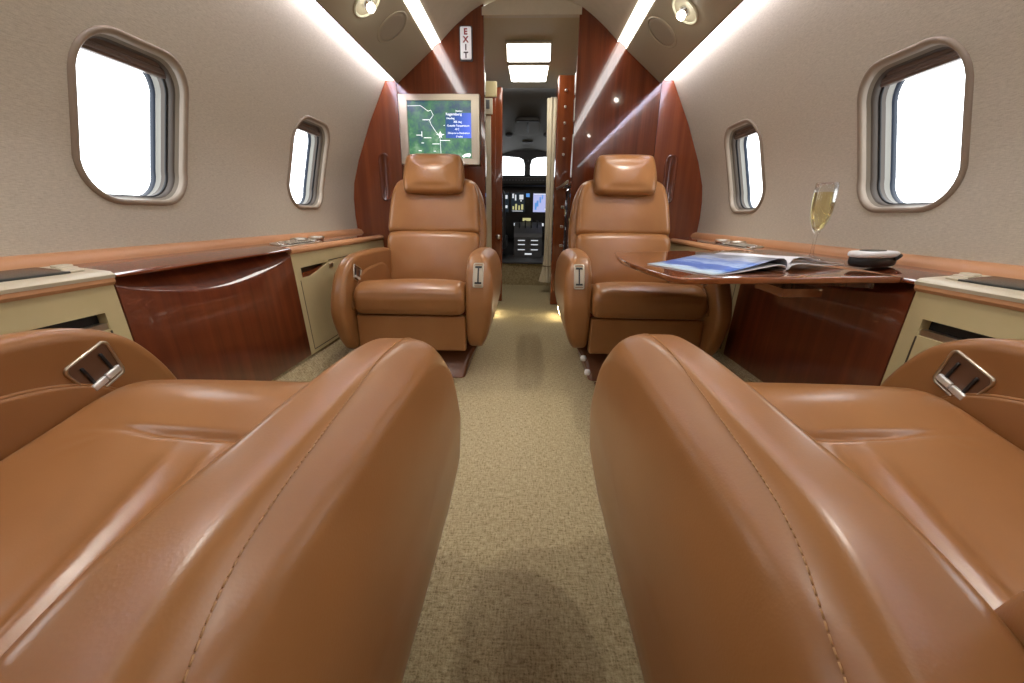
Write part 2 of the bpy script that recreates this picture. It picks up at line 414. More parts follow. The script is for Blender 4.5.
# ------------------------------------------------------------------ front bulkhead
arc = [(.36, .862), (.46, .894), (.52, .904), (.60, .909), (.68, .908), (.76, .898), (.87, .864), (1.04, .794), (1.20, .715), (1.235, .698)]
for s, nm in ((-1, 'left'), (1, 'right')):
    xs = .645
    jamb = .212 if s < 0 else .236
    inner = [(s * jamb, 0), (s * xs, 0), (s * xs, 1.245), (s * .455, 1.41), (s * .34, 1.51), (s * jamb, 1.57)]
    mb = MB().prism(inner, YB, YB + .035, lambda u, v, w: (u, w, v))
    o = struct(mb.build('wall_front', WOOD), 'glossy mahogany bulkhead panel behind the %s seat' % nm)
    # outer leaf, canted a little toward the cabin
    out = [(s * (xs + .002), .10), (s * .74, .10)] + [(s * x, z) for z, x in arc] + [(s * (xs + .002), 1.235)]
    cant = lambda u, v, w: (u, YB - .10 * (abs(u) - xs) + w, v)
    MB().prism(out, 0, .03, cant).build('outer_leaf', WOOD_O, o)
    # recessed oval finger pull
    zc, xc = .79, .735
    P = rrect(-.030, .030, -.118, .118, .0299, 8)
    P2 = rrect(-.022, .022, -.110, .110, .0219, 8)
    v = [cant(s * xc + a, zc + b, -.001) for a, b in P] + [cant(s * xc + a * .93, zc + b * .985, -.005) for a, b in P] + [cant(s * xc + a, zc + b, -.0045) for a, b in P2] + [cant(s * xc + a * .8, zc + b * .96, -.0005) for a, b in P2]
    n = len(P); f = [(r * n + i, r * n + (i + 1) % n, (r + 1) * n + (i + 1) % n, (r + 1) * n + i) for r in range(3) for i in range(n)] + [tuple(3 * n + i for i in range(n))]
    mesh('finger_pull', v, f, WOOD, o)
    # thin metal edging on the doorway side
    mbm = MB()
    for za, zb in ((.80, 1.0), (1.06, 1.16), (1.18, 1.27)): mbm.box(min(s * jamb, s * (jamb - .004)), max(s * jamb, s * (jamb - .004)), YB - .002, YB + .03, za, zb, .001)
    mbm.build('edge_plate', SILVER, o)

# ------------------------------------------------------------------ armchairs (built facing -Y, aisle arm at +X, y=0 at the front of the aisle arm)
TOPZ = .466
arm_out = spline([(0, .25), (.004, .32), (.030, .405), (.080, .458), (.17, .474), (.32, .474), (.46, .464), (.545, .415), (.565, .30), (.535, .19), (.43, .135), (.25, .116), (.10, .114), (.028, .145)], 7)
oarm_out = spline([(-.080, .25), (-.075, .315), (-.045, .378), (.0, .430), (.07, .460), (.17, .468), (.32, .468), (.46, .458), (.545, .415), (.565, .30), (.535, .19), (.43, .135), (.22, .116), (.03, .114), (-.035, .145)], 7)
arm_out = resample(arm_out, 110); oarm_out = resample(oarm_out, 120)
def tuck(z): return float(np.interp(z, [.11, .17, .25, .33, .40, .45, .475], [-.44, -.22, -.05, 0, -.05, -.17, -.40]))
def arm_map(u, v, w):
    t = (w - .205) / .10; return (.205 + .10 * t * (1 + tuck(v) * min(max(t, 0), 1)), u, v)
def oarm_map(u, v, w):
    t = (w - .205) / .057; return (-(.205 + .057 * t * (1 + .5 * tuck(v) * min(max(t, 0), 1))), u, v)
def front_y(out, z):
    c = [p for p in out if p[0] < .2]; P = sorted([(p[1], p[0]) for p in c if p[1] > .2]); return float(np.interp(z, [a for a, b in P], [b for a, b in P]))
LEAN = .32
def back_map(x, z, w): # w: distance in front of (negative) / behind the back's front plane
    return (x, .46 + LEAN * (z - .36) + w, z)
def ridge(d, s): return math.exp(-(d / s) ** 2)
def make_seat(root):
    # arms
    MB().pill(arm_out, .205, .305, .038, arm_map, 10, 6, 2, r0=.020).build('armrest', LEATHER, root, True)
    MB().pill(oarm_out, .205, .262, .026, oarm_map, 8, 6, 2, r0=.018).build('armrest', LEATHER, root, True)
    # seam stitched over the shoulder of the aisle arm, running back along its outer side
    N = outline_normals(arm_out); path = []
    n = len(arm_out); r = .038
    start = min(range(n), key=lambda i: abs(arm_out[i][0] - .02) + abs(arm_out[i][1] - .385))
    i0 = start; k = 0; seq = []
    step = 1 if arm_out[(start + 1) % n][1] > arm_out[start][1] else -1
    for k in range(0, 46): seq.append((start + step * k) % n)
    for q, i in enumerate(seq):
        w = float(np.interp(q, [0, 8, 20, 45], [.253, .262, .282, .302])); ang = math.asin(max(0., (w - .305 + r) / r))
        p = np.array(arm_out[i]) - N[i] * (r * (1 - math.cos(ang)) - .0007 * math.cos(ang)); w += .0007 * math.sin(ang)
        path.append(arm_map(p[0], p[1], w))
    mb = MB(); st = []
    P = [Vector(p) for p in path]
    d = [0]
    for a, b in zip(P, P[1:]): d.append(d[-1] + (b - a).length)
    def at(t): return Vector((np.interp(t, d, [p.x for p in P]), np.interp(t, d, [p.y for p in P]), np.interp(t, d, [p.z for p in P])))
    t = .0
    while t < d[-1] - .006:
        mb.tube([at(t), at(t + .0036)], .0005, 5); t += .0046
    mb.build('stitching', THREAD, root, True)
    # seat cushion
    prof_c = spline([(-.022, .300), (-.022, .325), (-.006, .350), (.035, .366), (.080, .366), (.15, .352), (.26, .332), (.45, .302), (.48, .285), (.48, .25), (.45, .24), (.2, .246), (.02, .254), (-.012, .270)], 9)
    prof_c = resample(prof_c, 330)
    V, F = pillow(prof_c, -.204, .204, .030, lambda u, v, w: (w, u, v), 6, 3, 60)
    V2 = []
    for x, y, z in V:
        if z > .27 + .05 * (y < .1) and y > -.02:
            e = 1 - (abs(x) / .204) ** 4
            z += .006 * e
            cx = 1 / (1 + math.exp(-(x + .075) / .022))           # crease starts part way across
            yc = .152 - .003 * math.exp(-((x + .09) / .03) ** 2) + .006 * math.sin(x * 9)
            z -= cx * (.0095 * ridge(y - yc, .0055) + .002 * ridge(y - yc - .008, .02)) * e
            z += .0055 * cx * ridge(y - .092, .040) * e
            g = 1 / (1 + math.exp(-(y - .19) / .015))
            z += g * (.0046 * ridge(x - .062 - .10 * (y - .3), .009) - .0025 * ridge(x - .042 - .10 * (y - .3), .010) +   .0038 * ridge(x - .020 - .16 * (y - .3), .008) - .002 * ridge(x + .005 - .2 * (y - .3), .015)) * e
            for a in (-.5, .2, .9):                                # small pucker lines at the end of the crease
                dx, dy = x + .095, y - .150
                rr = math.hypot(dx, dy) + 1e-6; ca = math.atan2(dy, -dx)
                z += .0006 * ridge(ca - a, .22) * ridge(rr - .03, .022)
        V2.append((x, y, z))
    MB().add(V2, F).build('seat_cushion', LEATHER, root, True)
    # front apron under the cushion
    MB().pill(rrect(-.204, .204, .116, .252, .010, 4), -.005, .03, .008, lambda u, v, w: (u, .012 + w, v), 4, 3).build('apron', LEATHER, root, True)
    # pedestal
    mb = MB(); mb.pill(rrect(-.15, .185, .02, .48, .02, 4), 0, .112, .006, lambda u, v, w: (u * (1 + .25 * (w / .112) ** 2) + .01, v + .05 + .10 * (w / .112) * (1 if v < .2 else 0) - .05 * (v < .2), w), 3, 2, 4)
    mb.build('pedestal', LEATHER_B, root, True)
    # backrest: shell, upper pad, lower pad
    sh = spline([(-.220, .36), (-.230, .50), (-.227, .62), (-.205, .715), (-.155, .770), (0, .782), (.155, .770), (.207, .715), (.234, .62), (.242, .50), (.230, .36), (.20, .31), (0, .30), (-.20, .31)], 7)
    MB().pill(resample(sh, 100), .035, .135, .035, back_map, 6, 5, 2, soft=True).build('back_shell', LEATHER, root, True)
    up = spline([(-.216, .535), (-.215, .60), (-.204, .69), (-.182, .748), (-.135, .768), (0, .772), (.135, .768), (.182, .748), (.204, .69), (.215, .60), (.216, .535), (.19, .525), (0, .522), (-.19, .525)], 7)
    MB().pill(resample(up, 100), -.014, .07, .028, back_map, 6, 6, 1, dome=.006, soft=True).build('upper_back_pad', LEATHER, root, True)
    lo = spline([(-.205, .36), (-.215, .46), (-.211, .515), (-.17, .532), (0, .536), (.17, .532), (.211, .515), (.215, .46), (.205, .36), (.19, .300), (0, .290), (-.19, .300)], 7)
    MB().pill(resample(lo, 100), -.032, .07, .032, back_map, 6, 6, 1, dome=.010, soft=True).build('lower_back_pad', LEATHER, root, True)
    hr = spline([(-.138, .735), (-.140, .79), (-.128, .855), (-.105, .874), (0, .877), (.105, .874), (.128, .855), (.140, .79), (.138, .735), (.118, .703), (0, .697), (-.118, .703)], 7)
    MB().pill(resample(hr, 100), -.062, .035, .036, back_map, 7, 6, 1, dome=.012, soft=True).build('headrest', LEATHER, root, True)
    # inner arm pad with piping (outboard arm)
    pad = spline([(-.005, .27), (.015, .325), (.06, .372), (.13, .398), (.22, .405), (.34, .402), (.40, .36), (.40, .28), (.2, .262)], 8)
    pad = resample(pad, 80)
    inm = lambda u, v, w: (-.205 + w, u, v)
    MB().pill(pad, -.004, .006, .005, inm, 4, 4).build('arm_pad', LEATHER, root, True)
    MB().tube([inm(u, v, .001) for u, v in pad], .0028, 8, True).build('arm_pad_piping', LEATHER, root, True)
    # control plate on the outboard arm's inner face: bezel, recess, two levers with bright tabs
    ang = math.radians(-22); cu, cv = .058, .397
    def cm(a, b, w): return (-.205 + w, cu + a * math.cos(ang) - b * math.sin(ang), cv + a * math.sin(ang) + b * math.cos(ang))
    P = rrect(-.031, .031, -.0265, .0265, .006, 5)
    P = [(a * (1 + .10 * b / .0265), b + .006 * (1 - (a / .031) ** 2) * (1 if b > 0 else -1)) for a, b in P]
    n = len(P)
    v = [cm(a, b, 0) for a, b in P] + [cm(a, b, .0035) for a, b in P] + [cm(a * .92, b * .91, .0035) for a, b in P] + [cm(a * .90, b * .89, .0008) for a, b in P]
    f = [(r_ * n + i, r_ * n + (i + 1) % n, (r_ + 1) * n + (i + 1) % n, (r_ + 1) * n + i) for r_ in range(3) for i in range(n)]
    bz = mesh('control_plate', v, f, BRUSHED, root)
    mesh('recess', [cm(a * .91, b * .90, .001) for a, b in P], [tuple(range(n))], RECESS, bz, False)
    for k in (-1, 1):
        lv = MB().add(*pillow(rrect(k * .015 - .0022, k * .015 + .0022, -.014, .016, .001, 2), .001, .004, .0008, cm, 2, 1)).build('lever_slot', BLACK, bz, True)
        mb = MB().add(*pillow(rrect(k * .0118 - .0112, k * .0118 + .0112, -.021, -.011, .002, 3), .001, .007, .002, cm, 3, 1))
        mb.build('lever_tab', TAB, bz, True)
    # control plate on the front of the aisle arm
    fy = lambda z: front_y(arm_out, z)
    def fm(a, z, w): return (.252 + a, fy(z) - w, z)
    P = []
    for a, b in rrect(-.019, .019, .358, .442, .005, 4): P.append((a, b))
    # denser outline so that the plate follows the curved arm front
    P = resample(P, 60); n = len(P)
    v = [fm(a, b, -.002) for a, b in P] + [fm(a, b, .003) for a, b in P] + [fm(a * .8, .4 + (b - .4) * .9, .003) for a, b in P] + [fm(a * .78, .4 + (b - .4) * .88, .0015) for a, b in P]
    f = [(r_ * n + i, r_ * n + (i + 1) % n, (r_ + 1) * n + (i + 1) % n, (r_ + 1) * n + i) for r_ in range(3) for i in range(n)]
    bz = mesh('front_control_plate', v, f, BRUSHED, root)
    strips = []
    zz = np.linspace(.366, .434, 10); vv = []
    for z in zz: vv += [fm(-.015, z, .0016), fm(.015, z, .0016)]
    mesh('front_recess', vv, [(2 * i, 2 * i + 1, 2 * i + 3, 2 * i + 2) for i in range(9)], IVORY, bz)
    mb = MB()
    for z0_, z1_, a0, a1 in ((.372, .430, -.0025, .0025), (.372, .378, -.012, .012), (.425, .432, -.012, .012)):
        zz = np.linspace(z0_, z1_, 8); vv = []
        for z in zz: vv += [fm(a0, z, .0022), fm(a1, z, .0022), fm(a1, z, .0045), fm(a0, z, .0045)]
        ff = [(4 * i + k, 4 * i + (k + 1) % 4, 4 * i + 4 + (k + 1) % 4, 4 * i + 4 + k) for i in range(7) for k in range(4)] + [(0, 1, 2, 3), (28, 29, 30, 31)]
        mb.add(vv, ff)
    mb.build('lever_slot', BLACK, bz)
def copy_tree(o, parent=None):
    c = o.copy(); COL.objects.link(c); c.parent = parent
    for ch in [q for q in bpy.data.objects if q.parent == o]: copy_tree(ch, c)
    return c
seat = empty('armchair', (-.412, 1.415, 0)); make_seat(seat)
G = 'tan leather cabin armchairs'
tag(seat, 'tan leather armchair facing the camera, in front of the map screen', 'armchair', G)
s2 = copy_tree(seat); s2.location = (.455, 1.415, 0); s2.scale = (-1, 1, 1)
tag(s2, 'tan leather armchair facing the camera, behind the open magazine on the table', 'armchair', G)
s3 = copy_tree(seat); s3.location = (-.382, .56, 0); s3.scale = (1, -1, 1)
tag(s3, 'tan leather armchair in the left foreground, seen from behind over its big aisle arm', 'armchair', G)
s4 = copy_tree(seat); s4.location = (.422, .60, 0); s4.scale = (-1, -1, 1)
tag(s4, 'tan leather armchair in the right foreground, nearest the champagne glass', 'armchair', G)
for ch in seat.children:
    if 'back' in ch.name or 'headrest' in ch.name: ch.location.x = -.014
# release knobs and a foot bolt on the right front chair's pedestal
for (a, b, z) in ((.222, .005, .10), (.208, -.022, .055)):
    MB().lathe([(.001, -.012), (.009, -.009), (.012, 0), (.009, .009), (.001, .012)], (a, b, z), 14).build('release_knob', WHITE, s2, True)
MB().lathe([(.012, 0), (.014, .003), (.013, .010), (.006, .013), (.005, .016)], (.165, -.018, 0), 14).build('foot_bolt', CHROME, s2, True)

# ------------------------------------------------------------------ side ledges and cabinets
XF = .775      # cabinet face at the ledge
def cface(z): return float(np.interp(z, [.10, .48], [.752, XF]))   # face leans in toward the floor
YS = {-1: (.735, 1.330), 1: (.805, 1.436)}
# ledge cross-section from the wall to the front edge
for s, nm in ((-1, 'left'), (1, 'right')):
    ya, yb = YS[s]
    root = empty('side_ledge', (s * .83, .9, .48))
    tag(root, 'long leather-edged %s sidewall ledge with glossy mahogany top under the windows' % nm, 'ledge', 'sidewall ledges')
    L = lambda v: [(x - s * .83, y - .9, z - .48) for x, y, z in v]
    def sweep(path, y0, y1, name, m):
        n = len(path); v = [(s * x, y, z) for y in (y0, y1) for x, z in path]
        f = [(i, (i + 1) % n, n + (i + 1) % n, n + i) for i in range(n)] + [tuple(range(n))[::-1], tuple(range(n, 2 * n))]
        o = mesh(name, L(v), f, m, root, True); o.data.set_sharp_from_angle(angle=math.radians(40)); return o
    # leather curb along the wall
    sweep([(.915, .48), (.915, .530), (.900, .532), (.884, .526), (.876, .514), (.872, .49)], Y0, YB, 'wall_curb', LEATHER_LIT)
    # mahogany top, aft and middle section
    sweep([(.874, .492), (.874, .509), (.776, .497), (.768, .493), (.768, .489), (.776, .486)], ya + .002, yb, 'wood_top', WOOD_Y)
    sweep([(.874, .492), (.874, .509), (.806, .499), (.803, .492)], yb, YB, 'wood_top', WOOD_Y)
    # leather front rolls beside the middle section
    for y0, y1 in ((yb + .001, YB - .001), (Y0, ya - .001)):
        roll = [(.805, .498), (.79, .499), (.778, .497), (.770, .490), (.769, .482), (.773, .476), (.790, .475), (.805, .478)]
        sweep(roll, y0, y1, 'leather_roll', LEATHER_LIT)
    # ivory console bed aft
    sweep([(.874, .490), (.874, .5105), (.790, .5025), (.776, .501), (.768, .495), (.769, .489), (.79, .486)], Y0, ya, 'console_bed', IVORY)

    def console(y0, y1, label, bed, ins=.02, small=False):
        r = empty('passenger_console', (s * .82, (y0 + y1) / 2, .503)); tag(r, label, 'control console', 'ledge control consoles')
        cx, cy, cz = r.location
        slope = (.5105 - .5025) / (.874 - .790) if bed else (.509 - .499) / (.874 - .806)
        zt = (lambda x: .5025 + slope * (x - .790)) if bed else (lambda x: .499 + slope * (x - .806))
        m_ = lambda u, v, w: (s * v - cx, u - cy, zt(v) + w - cz)
        if small:
            MB().pill(rrect(y0, y1, .803, .868, .02, 5), -.001, .003, .001, m_, 3, 3).build('plate', SILVER, r, True)
        x0, x1 = (.797, .862) if not small else (.812, .86)
        MB().pill(rrect(y0 + ins + .012, y1 - ins - .02, x0, x1, .006, 4), -.001, .0035 if not small else .0045, .001, m_, 3, 3).build('display', CHAR, r, True)
        # staggered buttons at both ends of the display
        for e in (0, 1):
            for k in range(3):
                x = x0 + .009 + k * (x1 - x0 - .018) / 2; yy = (y0 + ins - .012 + .012 * k) if e == 0 else (y1 - ins - .012 + .012 * k)
                MB().pill(rrect(yy - .017, yy + .017, x - .0085, x + .0085,   .0084, 6), 0, .0045 if not small else .007, .002, m_, 3, 2).build('button', IVORY if not small else CHROME, r, True)
        return r, m_
    if s < 0: console(.440, .730, 'ivory-edged control panel with dark display on the left ledge, nearest the camera', True)
    else: console(.510, .800, 'ivory-edged control panel with dark display on the right ledge, nearest the camera', True)
    yk = yb + .03 if s < 0 else yb + .06
    r, m_ = console(yk, yk + .27, 'small silver keypad on the %s ledge below the window nearest the front' % nm, False, .03, True)
    mb = MB()
    for i in range(11):
        for j in range(4):
            mb.add(*pillow(rrect(yk + .05 + i * .0165, yk + .05 + i * .0165 + .011, .816 + j * .011, .824 + j * .011, .003, 2), .004, .0075, .001, m_, 2, 1))
    mb.build('key_grid', SILVER, r, True)
    for k in range(2):
        rr = empty('cup_holder', (s * .850, yk + .17 + .13 * k, .508))
        tag(rr, '%s dark metal cup holder ring beside the keypad on the %s ledge' % (('nearer', 'farther')[k], nm), 'cup holder', 'cup holders on the ledges')
        MB().lathe([(.026, -.004), (.030, .002), (.030, .009), (.027, .011), (.024, .009), (.023, -.002), (.003, -.003)], (0, 0, 0), 24).build('ring', SILVER, rr, True)
        MB().lathe([(.0225, 0), (.0225, .003), (.001, .003)], (0, 0, 0), 20).build('well', BLACK, rr, True)

    # ---- cabinets. local frame: world coordinates minus the base point
    def cab(y0, y1, label):
        r = empty('side_cabinet', (s * .78, (y0 + y1) / 2, .11)); tag(r, label, 'cabinet', 'sidewall cabinets'); return r
    def facemap(r): 
        cx, cy, cz = r.location
        return lambda y, z, w: (s * (cface(z) + w) - cx, y - cy, z - cz)
    def panel_with_hole(y0, y1, z0, z1, hole, name, m, r, depth=.018):
        """flat face with a cut-out; hole is a polygon (y,z)"""
        fmap = facemap(r)
        b = [(y0, z0), (y1, z0), (y1, z1), (y0, z1)]
        pts = [Vector(p) for p in b + hole]; nb, nh = 4, len(hole)
        ed = [(i, (i + 1) % nb) for i in range(nb)] + [(nb + i, nb + (i + 1) % nh) for i in range(nh)]
        V, E, F = geometry.delaunay_2d_cdt(pts, ed, [], 0, 1e-6)[:3]
        keep = [tuple(f) for f in F if not in_poly((sum(V[i][0] for i in f) / 3, sum(V[i][1] for i in f) / 3), hole)]
        v = [fmap(p[0], p[1], 0) for p in V]; k = len(v)
        v += [fmap(p[0], p[1], depth) for p in hole]; v0 = len(v); v += [fmap(p[0], p[1], 0) for p in hole]
        fs = keep + [(k + i, k + (i + 1) % nh, v0 + (i + 1) % nh, v0 + i) for i in range(nh)]
        # outer sides
        k2 = len(v); v += [fmap(p[0], p[1], 0) for p in b] + [fmap(p[0], p[1], .05) for p in b]
        fs += [(k2 + i, k2 + (i + 1) % 4, k2 + 4 + (i + 1) % 4, k2 + 4 + i) for i in range(4)]
        return mesh(name, v, fs, m, r, False)
    side = nm
    # forward cream cabinet: pocket pull at the door's upper aft corner
    r = cab(yb, YB, 'cream cabinet beside the %s front armchair, with a curved pocket pull' % side)
    d = 1 if s < 0 else 1
    zt = .426
    pk = [(yb + .045, .392), (yb + .10, .392), (yb + .155, .402), (yb + .205, .415), (yb + .245, .427), (yb + .045, .427)]
    panel_with_hole(yb + .002, YB - .002, .122, .476, pk, 'face', CREAM, r)
    fmap = facemap(r)
    mesh('pocket', [fmap(p[0], p[1], .018) for p in pk], [tuple(range(len(pk)))], BLACK, r, False)
    MB().prism([(yb + .045, .392), (yb + .10, .392), (yb + .155, .402), (yb + .205, .415), (yb + .205, .420), (yb + .14, .411), (yb + .045, .408)], .004, .016, fmap).build('pull_lip', WOOD_Y, r)
    mb = MB()
    for y, z, y2, z2 in ((yb + .03, .385, yb + .03, .135), (yb + .03, .135, YB - .03, .135), (yb + .25, .432, YB - .03, .432)):
        mb.prism([(y - .0015, z - .0015), (y2 + .0015, z2 - .0015 if z2 < z else z - .0015), (y2 + .0015, z2 + .0015), (y - .0015, z + .0015)] if z == z2 else [(y - .0015, z2), (y + .0015, z2), (y + .0015, z), (y - .0015, z)], -.0006, .003, fmap)
    mb.build('door_gap', TAN_D, r)
    MB().pill(rrect(yb + .245, yb + .275, .405, .420, .003, 3), -.006, .001, .002, fmap, 3, 1).build('latch', SILVER, r, True)
    # aft cream cabinet: rectangular pull slot
    r = cab(Y0, ya, 'cream cabinet with a dark rectangular pull slot beside the %s foreground armchair' % side)
    fmap = facemap(r)
    hy = ya - .035
    pk = [(hy - .15, .396), (hy, .396), (hy, .428), (hy - .15, .428)]
    panel_with_hole(Y0, ya - .002, .122, .476, pk, 'face', CREAM, r)
    mesh('pocket', [fmap(p[0], p[1], .018) for p in pk], [(0, 1, 2, 3)], BLACK, r, False)
    MB().prism([(hy - .15, .396), (hy, .396), (hy, .408), (hy - .15, .408)], .003, .016, fmap).build('pull_lip', SILVER, r)
    MB().prism([(hy - .002, .15), (hy + .0015, .15), (hy + .0015, .394), (hy - .002, .394)], -.0006, .003, fmap).build('door_gap', TAN_D, r)
    # mahogany table cabinet with a scooped top edge
    r = cab(ya, yb, ('glossy mahogany table cabinet below the left ledge, scooped along its top' if s < 0 else 'glossy mahogany table cabinet under the unfolded table'))
    fmap = facemap(r)
    N_ = 24; yv = np.linspace(ya + .001, yb - .001, N_ + 1)
    dip = [.474 - (.052 if s < 0 else .03) * math.sin(PI * k / N_) ** .8 for k in range(N_ + 1)]
    v = []; f = []
    prf = [(0., 0.), (.003, .004), (.018, .009), (.040, .016)]
    for k in range(N_ + 1):
        y = yv[k]; zt_ = dip[k]; g = (.474 - zt_) / .052
        v += [fmap(y, .125, .03), fmap(y, .122, .002), fmap(y, .126, -.001), fmap(y, .30, -.001)]
        for w_, dz in prf: v.append(fmap(y, zt_ - .004 + dz + (.474 - zt_) * (0, .08, .35, .85)[prf.index((w_, dz))], -.001 + w_ * (.4 + .6 * g)))
        v.append(fmap(y, .484, .05))
    n = 9
    for k in range(N_):
        for i in range(n - 1): f.append((k * n + i, k * n + i + 1, (k + 1) * n + i + 1, (k + 1) * n + i))
    f += [tuple(range(n)), tuple(N_ * n + i for i in range(n))]
    o = mesh('front_panel', v, f, WOOD_C, r, True); o.data.set_sharp_from_angle(angle=math.radians(45))

# ------------------------------------------------------------------ folding table on the right, unfolded
def tz(x): return .4785 + (x - .30) * .010 / .45
t = empty('folding_table', (.55, 1.13, .47)); tag(t, 'glossy mahogany folding table unfolded from the right ledge', 'table')
cx, cy, cz = t.location
P = [(.766, 1.440), (.50, 1.452), (.330, 1.458)] + [(.318 - .030 * math.sin(PI * k / 10), 1.44 - .60 * k / 10) for k in range(0, 11)] + [(.335, .822), (.50, .822), (.766, .822)]
P = resample(P, 120)
m_ = lambda u, v, w: (u - cx, v - cy, tz(u) + w - cz)
MB().pill(P, -.001, .012, .003, m_, 4, 6).build('table_top', WOOD_T, t, True)
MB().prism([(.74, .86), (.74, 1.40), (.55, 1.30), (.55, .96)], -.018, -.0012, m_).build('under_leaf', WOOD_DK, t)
MB().prism([(.56, .862), (.565, .98), (.64, 1.0), (.64, .862)], -.036, -.0185, m_).build('support_bracket', WOOD_T, t)
# magazine
Sx, Sy = .590, .915; u_ = np.array((.944, .33)); v_ = np.array((-.33, .944))
mg = empty('magazine', (.50, 1.07, tz(.5) + .0125)); tag(mg, 'open magazine with a blue picture page lying on the unfolded table', 'magazine')
cx, cy, cz = mg.location
def page(name, m, us, zs, h, th, uv=False):
    n = len(us); v = []; f = []; nv = 9
    for j in range(nv):
        q = j / (nv - 1)
        for a, z in zip(us, zs):
            p = np.array((Sx, Sy)) + u_ * a + v_ * h * q
            v.append((p[0] - cx, p[1] - cy, tz(p[0]) + .0125 + z * (1 - .25 * q) - cz))
    for j in range(nv - 1):
        for i in range(n - 1): f.append((j * n + i, j * n + i + 1, (j + 1) * n + i + 1, (j + 1) * n + i))
    o = mesh(name, v, f, m, mg)
    if uv:
        l = o.data.uv_layers.new(name='UVMap')
        for lp in o.data.loops: k = lp.vertex_index; l.data[lp.index].uv = (k // n / (nv - 1), (us[k % n] - us[0]) / (us[-1] - us[0]))
    md = o.modifiers.new('thickness', 'SOLIDIFY'); md.thickness = th; md.offset = 1.
    return o
ul = [-.200, -.17, -.14, -.11, -.08, -.05, -.03, -.015, -.006, -.002, -.004]
zl = [.0015, .004, .008, .0125, .018, .024, .0275, .027, .022, .013, .003]
page('picture_page', COVER, ul, zl, .225, .0007, True)
page('lower_sheets', PAGE, ul, [max(z - .004, .0004) * .55 for z in zl], .225, .0015)
page('white_page', PAGE, [0, .004, .012, .03, .06, .08, .12, .172], [.003, .016, .025, .028, .026, .020, .013, .008], .225, .0008)
page('right_sheets', PAGE, [.004, .012, .03, .06, .08, .12, .176], [.002, .010, .013, .012, .009, .006, .003], .225, .002)

# champagne flute
fx, fy_ = .778, 1.125; fz = .5015
fl = empty('champagne_flute', (fx, fy_, fz)); tag(fl, 'champagne flute half filled with pale gold wine standing by the right wall', 'glass')
pr = [(.030, .000), (.031, .0015), (.024, .004), (.010, .008), (.0045, .014), (.0036, .03), (.0036, .05), (.0042, .064), (.008, .073), (.014, .083), (.0205, .102), (.0245, .125), (.0258, .150), (.0255, .173), (.0247, .194),
      (.0238, .1943), (.0246, .173), (.0249, .150), (.0236, .125), (.0195, .103), (.013, .085), (.006, .077), (.0005, .0745)]
MB().lathe(pr, (0, 0, 0), 40).build('glass_body', GLASS, fl, True)
wp = [(.0004, .0747), (.0058, .0772), (.0127, .0852), (.0192, .1032), (.0233, .1252), (.0246, .150), (.0245, .170), (.0244, .1712), (.0004, .1712)]
MB().lathe(wp, (0, 0, 0), 40).build('wine', WINE, fl, True)
# cordless handset lying on the ledge
hs = empty('telephone_handset', (.792, .945, .5065)); tag(hs, 'silver and black cordless handset lying on the right ledge', 'telephone'); hs.rotation_euler = (0, 0, math.radians(22))
el = [(.062 * math.copysign(abs(math.cos(t)) ** .7, math.cos(t)), .031 * math.copysign(abs(math.sin(t)) ** .7, math.sin(t))) for t in [2 * PI * k / 48 for k in range(48)]]
MB().pill([(a * .93, b * .93) for a, b in el], 0, .025, .010, ident, 6, 3).build('lower_shell', BLACK, hs, True)
MB().pill(el, .021, .034, .006, ident, 5, 4, dome=.0015).build('upper_shell', WHITE, hs, True)
MB().pill([(a * .5 - .006, b * .55) for a, b in el],   .0345, .0365, .0008, ident, 2, 2).build('keypad', CHAR, hs, True)
MB().tube([(.026, -.0290, .019), (.043, -.0275, .025), (.058, -.014, .019)], .0045, 8).build('side_grip', BLACK, hs, True)

# ------------------------------------------------------------------ map monitor, exit sign, lights
mo = empty('monitor', (-.435, YB - .02, 1.01)); tag(mo, 'flat monitor showing a green flight map on the bulkhead above the left armchair', 'monitor')
mo.rotation_euler = (math.radians(-1.0), 0, 0)
hw, hh = .202, .160
Pf = rrect(-hw, hw, -hh, hh, .004, 3)
vv = [(a, .018, b) for a, b in Pf] + [(a, -.010, b) for a, b in Pf] + [(a * .985, -.014, b * .985) for a, b in Pf]
inn = [(max(min(a, .160), -.160) if abs(a) > .1 else a, b) for a, b in rrect(-.160, .160, -.130, .132, .002, 3)]
vv += [(a, -.013, b) for a, b in inn] + [(a * .99, -.006, b * .99) for a, b in inn]
n = len(Pf); ff = [(r_ * n + i, r_ * n + (i + 1) % n, (r_ + 1) * n + (i + 1) % n, (r_ + 1) * n + i) for r_ in range(4) for i in range(n)] + [tuple(range(n))]
mesh('bezel', vv, ff, BRUSHED, mo, False)
mesh('screen', [(-.159, -.0058, -.129), (.159, -.0058, -.129), (.159, -.0058, .131), (-.159, -.0058, .131)], [(0, 1, 2, 3)], SCREEN, mo, False)
mesh('information_box', [(.030, -.0064, -.035), (.158, -.0064, -.035), (.158, -.0064, .078), (.030, -.0064, .078)], [(0, 1, 2, 3)], MAPBLUE, mo, False)
def ribbon(pts, w, y=-.0068):
    mb = MB(); 
    for (a, b), (c, d) in zip(pts, pts[1:]):
        t_ = np.array((c - a, d - b)); t_ = t_ / np.linalg.norm(t_); q = np.array((-t_[1], t_[0])) * w / 2; e = t_ * w * .3
        p0, p1 = np.array((a, b)) - e, np.array((c, d)) + e
        mb.add([(p0[0] - q[0], y, p0[1] - q[1]), (p1[0] - q[0], y, p1[1] - q[1]), (p1[0] + q[0], y, p1[1] + q[1]), (p0[0] + q[0], y, p0[1] + q[1])], [(0, 1, 2, 3)])
    return mb
ribbon([(-.157, .109), (-.092, .110), (-.055, .085), (-.042, .090), (-.030, .068), (-.050, .045), (-.042, .025), (-.018, -.010), (0, -.024), (.002, -.125)], .002).build('route_line', MAPWHITE, mo)
